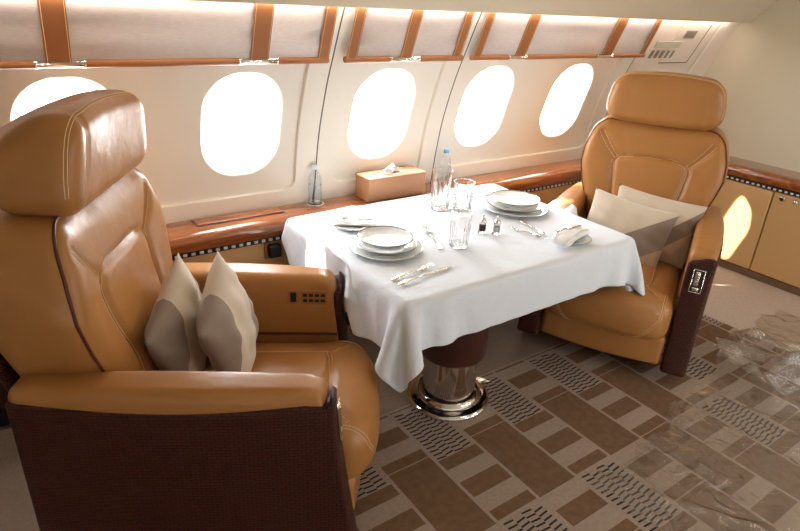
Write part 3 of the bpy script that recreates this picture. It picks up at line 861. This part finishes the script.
    for pp in (path, pathb, pc): mb.add(*tube_raw([tuple(k) for k in pp], .0016, 5))
    obj('hem', mb.v, mb.f, M['cloth'], o)
cloth()
CZ = TZ+.0055

def at(name, x, y, z=CZ, rz=0, label=None, cat=None, group=None): return empty(name, (x, y, z), rz, label, cat, group)
# plates: each piece of china is its own thing
def plate(x, y, z, r, depth, label, group):
    pr = [(.001, 0), (r*.55, 0), (r*.57, .001), (r*.62, .004), (r*.985, depth-.001), (r, depth), (r*.995, depth+.002), (r*.98, depth+.0025), (r*.63, .0075), (r*.55, .0045), (.001, .004)]
    t = at('plate', x, y, z, 0, label, 'plate', group)
    lathe('dish', pr, M['china'], t, 56)
    lathe('rim_band', [(r*.94, depth*.92+.0018), (r*.985, depth+.0030), (r*1.002, depth+.0015), (r*1.002, depth-.0005), (r*.985, depth-.0012)], M['rim'], t, 56)
def bowl(x, y, z, r, h, label, group):
    pr = [(.001, 0), (r*.45, 0), (r*.48, .004), (r*.80, h*.42), (r*.95, h*.8), (r, h), (r*.985, h+.002), (r*.965, h), (r*.90, h*.8), (r*.76, h*.48), (r*.45, .010), (.001, .009)]
    t = at('bowl', x, y, z, 0, label, 'bowl', group)
    lathe('dish', pr, M['china'], t, 56)
    lathe('rim_band', [(r*.955, h*.93), (r*.972, h+.0022), (r*.99, h+.0034), (r*1.006, h+.001), (r*.985, h*.90)], M['rim'], t, 56)
for (x, y, k, who) in ((1.287, 1.858, 1.0, 'nearer the side-on armchair'), (2.160, 1.985, 1.10, 'nearer the bulkhead armchair')):
    plate(x, y, CZ, .152*k, .014, 'large charger plate at the bottom of the stack '+who, 'charger plates')
    plate(x+.004, y+.004, CZ+.0115, .128*k, .018, 'white soup plate in the middle of the stack '+who, 'soup plates')
    bowl(x+.0, y+.006, CZ+.026, .116*k, .030, 'shallow dark-rimmed bowl on top of the stack '+who, 'shallow bowls')
plate(1.300, 2.150, CZ, .085, .012, 'small bread plate with a folded napkin, towards the water bottle', 'bread plates')
plate(2.090, 1.555, CZ, .085, .012, 'small bread plate under the rolled napkin at the table edge', 'bread plates')

def crystal(x, y, r, h, label, flare=1.12, n=14):
    t = 'drinking_glass'
    rib = lambda a, z: (.05*math.cos(n*a) if .02 < z < h*.72 else 0)
    pr = [(.001, 0), (r*.9, 0), (r*.94, .004), (r*.94, .021), (r*.97, h*.3), (r*1.02, h*.6), (r*1.05, h*.73), (r*flare, h), (r*flare-.0022, h), (r*1.03-.003, h*.73), (r*.94-.004, h*.3), (r*.86, .016), (.001, .014)]
    o = lathe('drinking_glass', pr, M['glass'], None, n*6, rib=rib, sharp=25)
    o.location = (x, y, CZ); tag(o, label, 'glass', 'ribbed crystal glasses')
crystal(1.585, 1.745, .042, .150, 'ribbed crystal tumbler standing in front of the salt and pepper shakers')
crystal(1.815, 2.165, .046, .195, 'tallest ribbed crystal glass, standing in front of the blue-capped bottle')
crystal(1.915, 2.110, .047, .140, 'ribbed crystal tumbler beside the tallest glass')
crystal(1.86, 1.985, .038, .110, 'short ribbed glass in front of the two taller glasses') if False else None

def shaker(x, y, m, label):
    t = at('shaker', x, y, CZ, 0, label, 'shaker', 'salt and pepper shakers')
    lathe('glass_body', [(.001, 0), (.019, 0), (.020, .004), (.016, .012), (.0155, .040), (.013, .048), (.001, .048)], M['glass'], t, 28)
    lathe('filling', [(.001, .008), (.0125, .010), (.012, .036), (.001, .038)], m, t, 20)
    lathe('cap', [(.0135, .044), (.0155, .047), (.0145, .060), (.009, .068), (.005, .071), (.0075, .077), (.005, .085), (.001, .087)], M['chrome'], t, 28)
shaker(1.780, 1.812, M['pepper'], 'small pepper shaker with dark contents and chrome cap')
shaker(1.828, 1.770, M['salt'], 'small salt shaker with white contents and chrome cap')

# cutlery, lying along local X
def strip_path(name, P, Wd_, th, m, parent=None, **k):
    """blade-like solid: centreline points, half widths, thickness"""
    V = []; F = []
    for i, (p, w_) in enumerate(zip(P, Wd_)):
        t = th[i] if isinstance(th, list) else th
        V += [(p[0], p[1]-w_, p[2]+t*.2), (p[0], p[1], p[2]), (p[0], p[1]+w_, p[2]+t*.2), (p[0], p[1]+w_*.8, p[2]+t*.9), (p[0], p[1], p[2]+t*1.15), (p[0], p[1]-w_*.8, p[2]+t*.9)]
    n = 6
    for i in range(len(P)-1):
        for k_ in range(n): F.append((i*n+k_, i*n+(k_+1) % n, (i+1)*n+(k_+1) % n, (i+1)*n+k_))
    F += [tuple(range(n)), tuple(range((len(P)-1)*n, len(P)*n))]
    return obj(name, V, F, m, parent, **k)
def handle(t, L, x0=0):
    X = np.linspace(0, L, 12)
    w = [.0105, .0115, .0110, .0098, .0085, .0075, .0065, .0056, .0050, .0046, .0044, .0044]
    strip_path('handle', [(x0+x, 0, .001+.004*math.sin(PI*x/L)) for x in X], w, [.005]*12, M['silver'], t)
def face(x0, y0, x1, y1): return math.atan2(y1-y0, x1-x0)
def knife(p, q, z, label):
    L = math.hypot(q[0]-p[0], q[1]-p[1]); t = at('table_knife', p[0], p[1], z, face(*p, *q), label, 'knife', 'table knives')
    h = L*.43; handle(t, h)
    X = np.linspace(0, L-h, 12); k = (L-h)
    strip_path('blade', [(h+x, .002*math.sin(PI*x/k), .0035) for x in X], [.005, .007, .0085, .009, .0095, .0098, .010, .010, .0098, .009, .007, .002], .0016, M['silver'], t)
def fork(p, q, z, label):
    L = math.hypot(q[0]-p[0], q[1]-p[1]); t = at('table_fork', p[0], p[1], z, face(*p, *q), label, 'fork', 'table forks')
    h = L*.62; handle(t, h)
    X = np.linspace(0, L*.18, 8)
    hd = strip_path('head', [(h+x, 0, .005-.003*math.sin(PI*i/7)) for i, x in enumerate(X)], [.0044, .006, .009, .0115, .0125, .0128, .0128, .0125], .0018, M['silver'], t)
    for i in range(4):
        yy = -.0108+i*.0072; X = np.linspace(0, L*.20, 6)
        strip_path('tine', [(h+L*.18-.002+x, yy, .005+.006*(x/(L*.2))**2) for x in X], [.0018, .0018, .0018, .0017, .0015, .0008], .0018, M['silver'], hd)
def spoon(p, q, z, label):
    L = math.hypot(q[0]-p[0], q[1]-p[1]); t = at('table_spoon', p[0], p[1], z, face(*p, *q), label, 'spoon', 'table spoons')
    h = L*.70; handle(t, h)
    V = []; F = []; a, b = L*.155, .021; n = 24; K = 8
    for s in (0, 1):
        for i in range(K+1):
            f = i/K
            for k in range(n):
                an = 2*PI*k/n; rr = f
                V.append((h+a*.96+a*rr*math.cos(an), b*rr*math.sin(an)*(1-.12*math.cos(an)), .003+.008*rr*rr+(.0014 if s else 0)))
    for s in (0, 1):
        o_ = s*(K+1)*n
        for i in range(K):
            for k in range(n): F.append((o_+i*n+k, o_+i*n+(k+1) % n, o_+(i+1)*n+(k+1) % n, o_+(i+1)*n+k))
    for k in range(n): F.append((K*n+k, K*n+(k+1) % n, (K+1)*n+K*n+(k+1) % n, (K+1)*n+K*n+k))
    obj('bowl', V, F, M['silver'], t)
knife((1.140, 1.555), (1.425, 1.590), CZ, 'silver table knife lying nearest the table edge beside the side-on armchair')
fork((1.140, 1.600), (1.360, 1.632), CZ, 'silver fork lying next to the knife below the plate stack')
spoon((1.490, 1.745), (1.580, 1.975), CZ, 'silver spoon lying to the side of the plate stack, bowl towards the glasses')
fork((1.980, 1.640), (1.935, 1.800), CZ, 'silver fork lying between the shakers and the rolled napkin')
knife((2.020, 1.660), (2.06, 1.86), CZ, 'silver knife lying beside the plate stack by the bulkhead armchair')
fork((2.06, 2.27), (2.17, 2.16), CZ, 'silver fork lying behind the plate stack by the bulkhead armchair')
knife((1.27, 2.19), (1.42, 2.13), CZ+.026, 'small butter knife resting on the folded napkin and bread plate')

# napkins
def folded(name, x, y, z, rz, L, Wn, th, label, roll=False, seed=0):
    rnd = random.Random(seed); V = []; F = []; NX, NA = 26, 28; ph = [rnd.uniform(0, 6) for _ in range(4)]
    for i in range(NX+1):
        u = -1+2*i/NX
        for k in range(NA):
            an = 2*PI*k/NA; c, s = math.cos(an), math.sin(an)
            e = max(0, 1-abs(u)**8)**.3
            yy = Wn/2*math.copysign(abs(c)**.55, c)*(1+.08*math.sin(3*u+ph[0]))*(.72+.28*e); zz = th/2*math.copysign(abs(s)**.6, s)*(.35+.65*e)
            if s > 0: zz += .003*math.sin(7*u+ph[1])*s+.0035*s*math.sin(14*c+ph[2]+2*u)
            V.append((u*L/2, yy+.01*math.sin(2*u+ph[3]), max(zz+th/2, 0)))
    for i in range(NX):
        for k in range(NA): F.append((i*NA+k, i*NA+(k+1) % NA, (i+1)*NA+(k+1) % NA, (i+1)*NA+k))
    F += [tuple(range(NA)), tuple(range(NX*NA, (NX+1)*NA))]
    o = obj(name, V, F, M['napkin'], loc=(x, y, z), rot=(0, 0, rz), sharp=60)
    tag(o, label, 'napkin', 'linen napkins')
folded('napkin', 1.315, 2.155, CZ+.012, -.5, .20, .10, .013, 'white folded napkin lying on the bread plate towards the water bottle', seed=1)
folded('napkin', 2.065, 1.545, CZ+.012, math.radians(12), .24, .085, .030, 'thick rolled white napkin on the bread plate with a knife on it', seed=2)
folded('napkin', 2.235, 2.265, CZ, .3, .16, .10, .012, 'white folded napkin behind the plate stack by the bulkhead armchair', seed=3)
knife((2.000, 1.575), (2.165, 1.575), CZ+.044, 'small knife resting on the rolled napkin')

# ------------------------------------------------------------------ bottles, tissue box
def bottle(x, y, z, h, r, capm, label):
    t = at('water_bottle', x, y, z, 0, label, 'bottle', 'small clear water bottles')
    rib = lambda a, zz: 0
    pr = [(.001, .004), (r*.6, 0), (r*.95, .004), (r, .012)]
    for i in range(5):
        zz = .03+i*h*.075; pr += [(r, zz), (r*.95, zz+h*.018), (r, zz+h*.036)]
    pr += [(r, h*.58), (r*.93, h*.68), (r*.62, h*.80), (r*.40, h*.87), (r*.40, h*.93), (.001, h*.93)]
    lathe('bottle_body', pr, M['pet'], t, 36, sharp=60)
    pw = [(.001, .008), (r*.85, .010), (r*.90, h*.30), (r*.90, h*.50), (.001, h*.50)]
    lathe('water', pw, M['water'], t, 32)
    lathe('cap', [(.001, h*.90), (r*.46, h*.90), (r*.47, h*.99), (r*.42, h), (.001, h)], M[capm], t, 24)
bottle(1.325, 2.555, .725, .195, .034, 'cap_white', 'clear plastic water bottle standing in the ledge cup holder beside the tissue box')
bottle(2.13, 2.52, .72, .21, .033, 'cap', 'clear water bottle with a blue cap on the ledge behind the tall glass')
tb = empty('tissue_box', (1.758, 2.515, LZ+.001), 0, 'tan leather covered tissue box standing on the window ledge', 'tissue box')
rbox('box_body', (-.182, -.066, 0), (.182, .066, .118), .004, M['box'], tb, .1)
rbox('box_lid', (-.184, -.068, .108), (.184, .068, .121), .003, M['box'], tb, .1)
V, F = lathe_raw([(.058, .121), (.060, .124), (.053, .1245), (.052, .121)], 40, 1.15, .62); obj('opening_rim', V, F, M['napkin'], tb)
V = []; F = []; N = 26
for i in range(N+1):
    for k in range(N+1):
        u, v = -1+2*i/N, -1+2*k/N; rr = math.hypot(u, v)
        V.append((.045*u+.008*math.sin(5*v), .022*v+.007*math.sin(6*u+1), .119+.045*max(0, 1-rr*.8)**.7+.010*math.sin(7*u+3*v)*max(0, 1-rr*.6)))
for i in range(N):
    for k in range(N): a = i*(N+1)+k; F.append((a, a+1, a+N+2, a+N+1))
obj('tissue', V, F, M['tissue'], tb)

# ------------------------------------------------------------------ protective film on the carpet
def film():
    NX, NY = 200, 130; V = []; F = []
    x0, x1, y0, y1 = 1.35, 3.95, -.35, 1.40
    folds = ((1.78, .70, 1.2, .02, .018, .22), (1.95, .62, 2.4, .016, .014, .25), (2.15, .88, 1.9, .018, .016, .3), (2.90, 1.00, 1.75, .05, .085, .26), (3.05, 1.04, 2.2, .07, .13, .36), (3.28, .98, 2.0, .075, .11, .34), (3.25, .72, 2.5, .045, .060, .45), (3.05, .78, 2.35, .03, .035, .30), (3.48, .98, 2.6, .06, .060, .32), (2.70, .86, 2.3, .020, .016, .30), (2.45, .80, 2.0, .016, .010, .25))
    def hgt(x, y):
        a = .5+.5*math.sin(2.1*x+1.3*y)
        h = .006+.0042*math.sin(17*x+5*math.sin(6*y))*math.sin(13*y+4*math.sin(5*x))
        h += .0028*a*math.sin(41*x+9*y+3*math.sin(11*y))*math.sin(7*x-31*y+2*math.sin(9*x))
        for cx, cy, an, w, H_, L in folds:
            c, s_ = math.cos(an), math.sin(an); u = (x-cx)*c+(y-cy)*s_; v = -(x-cx)*s_+(y-cy)*c+.04*math.sin(u*9)
            h += H_*math.exp(-(v/w)**2)*math.exp(-(u/L)**4)
        return max(h, .0015)
    def inside(x, y):
        if x < 1.66+.05*math.sin(9*y+1)+.02*math.sin(31*y): return False
        top = interp([(1.6, .95), (2.0, .98), (2.25, 1.02), (2.5, 1.10), (2.8, 1.12), (2.95, 1.20), (3.2, 1.26), (3.9, 1.3)], x)+.018*math.sin(19*x)+.008*math.sin(47*x)
        return y < top
    idx = {}
    for i in range(NX+1):
        for j in range(NY+1):
            x = x0+(x1-x0)*i/NX; y = y0+(y1-y0)*j/NY
            if inside(x, y): idx[i, j] = len(V); V.append((x, y, hgt(x, y)))
    for i in range(NX):
        for j in range(NY):
            k = [(i, j), (i+1, j), (i+1, j+1), (i, j+1)]
            if all(q in idx for q in k): F.append(tuple(idx[q] for q in k))
    o = obj('plastic_sheet', V, F, M['film'], sharp=180)
    tag(o, 'clear crumpled plastic sheet spread over the patterned carpet', 'plastic sheet')
film()

# ------------------------------------------------------------------ light
w = bpy.data.worlds.new('world'); S.world = w; w.use_nodes = True
bg = w.node_tree.nodes['Background']; bg.inputs[0].default_value = (.93, .97, 1.0, 1); bg.inputs[1].default_value = 22
def light(name, kind, loc, energy, col=(1, 1, 1), size=None, rot=None, aim=None, **k):
    l = bpy.data.lights.new(name, kind); l.energy = energy; l.color = col
    if kind == 'AREA': l.shape = 'RECTANGLE'; l.size, l.size_y = size
    if kind == 'POINT': l.shadow_soft_size = size
    for a, b in k.items():
        if hasattr(l, a): setattr(l, a, b)
    o = bpy.data.objects.new(name, l); C.objects.link(o); o.location = loc
    if aim is not None: o.rotation_euler = Vector(aim).to_track_quat('-Z', 'Y').to_euler()
    return o
sun = light('sun', 'SUN', (0, 8, 5), 22, (1, .93, .82), aim=(.72, -.46, -.52)); sun.data.angle = .012
for cx in (.29, .965, 1.70, 2.40, 3.10):
    p = Vector(W(cx, WZ, .13)); t = light('window_light', 'AREA', p, 1, size=(.34, .44), aim=(0, -1, -.25)); t.data.cycles.is_portal = True
# unseen fill lights added at the ceiling over the aisle, and the cove strip
for x in (2.0, 3.4):
    light('ceiling_fill', 'AREA', (x, .1, 2.05), 5, (1, .86, .70), size=(.5, .25), aim=(0, 0, -1))
light('cove_strip', 'AREA', (1.2, 2.272, 1.652), 9, (1, .84, .74), size=(6.4, .012), aim=(0, .30, -.95))

for x in (2.2, 3.1, 4.0):   # daylight of the windows along the other side of the cabin
    light('far_window_light', 'AREA', (x, -1.06, 1.15), 7, (.86, .93, 1), size=(.32, .42), aim=(0, 1, -.12))
# ------------------------------------------------------------------ camera
cam = bpy.data.cameras.new('camera'); co = bpy.data.objects.new('camera', cam); C.objects.link(co); S.camera = co
yaw, pitch, roll, f = math.radians(36.3086), math.radians(-24.4918), math.radians(3.18557), 593.24
cy, sy, cp_, sp_ = math.cos(yaw), math.sin(yaw), math.cos(pitch), math.sin(pitch)
Fw = Vector((sy*cp_, cy*cp_, sp_)); Rt = Vector((cy, -sy, 0)); Up = Rt.cross(Fw)
R1 = Rt*math.cos(roll)+Up*math.sin(roll); U1 = -Rt*math.sin(roll)+Up*math.cos(roll)
mw = Matrix((R1, U1, -Fw)).transposed().to_4x4(); mw.translation = (0, 0, H); co.matrix_world = mw
cam.sensor_width = 36; cam.lens = 36*f/800; cam.clip_start = .02
S.view_settings.view_transform = 'Standard'; S.view_settings.look = 'None'; S.view_settings.exposure = 0; S.view_settings.gamma = 1
S.cycles.max_bounces = 10; S.cycles.transparent_max_bounces = 12; S.cycles.sample_clamp_indirect = 6
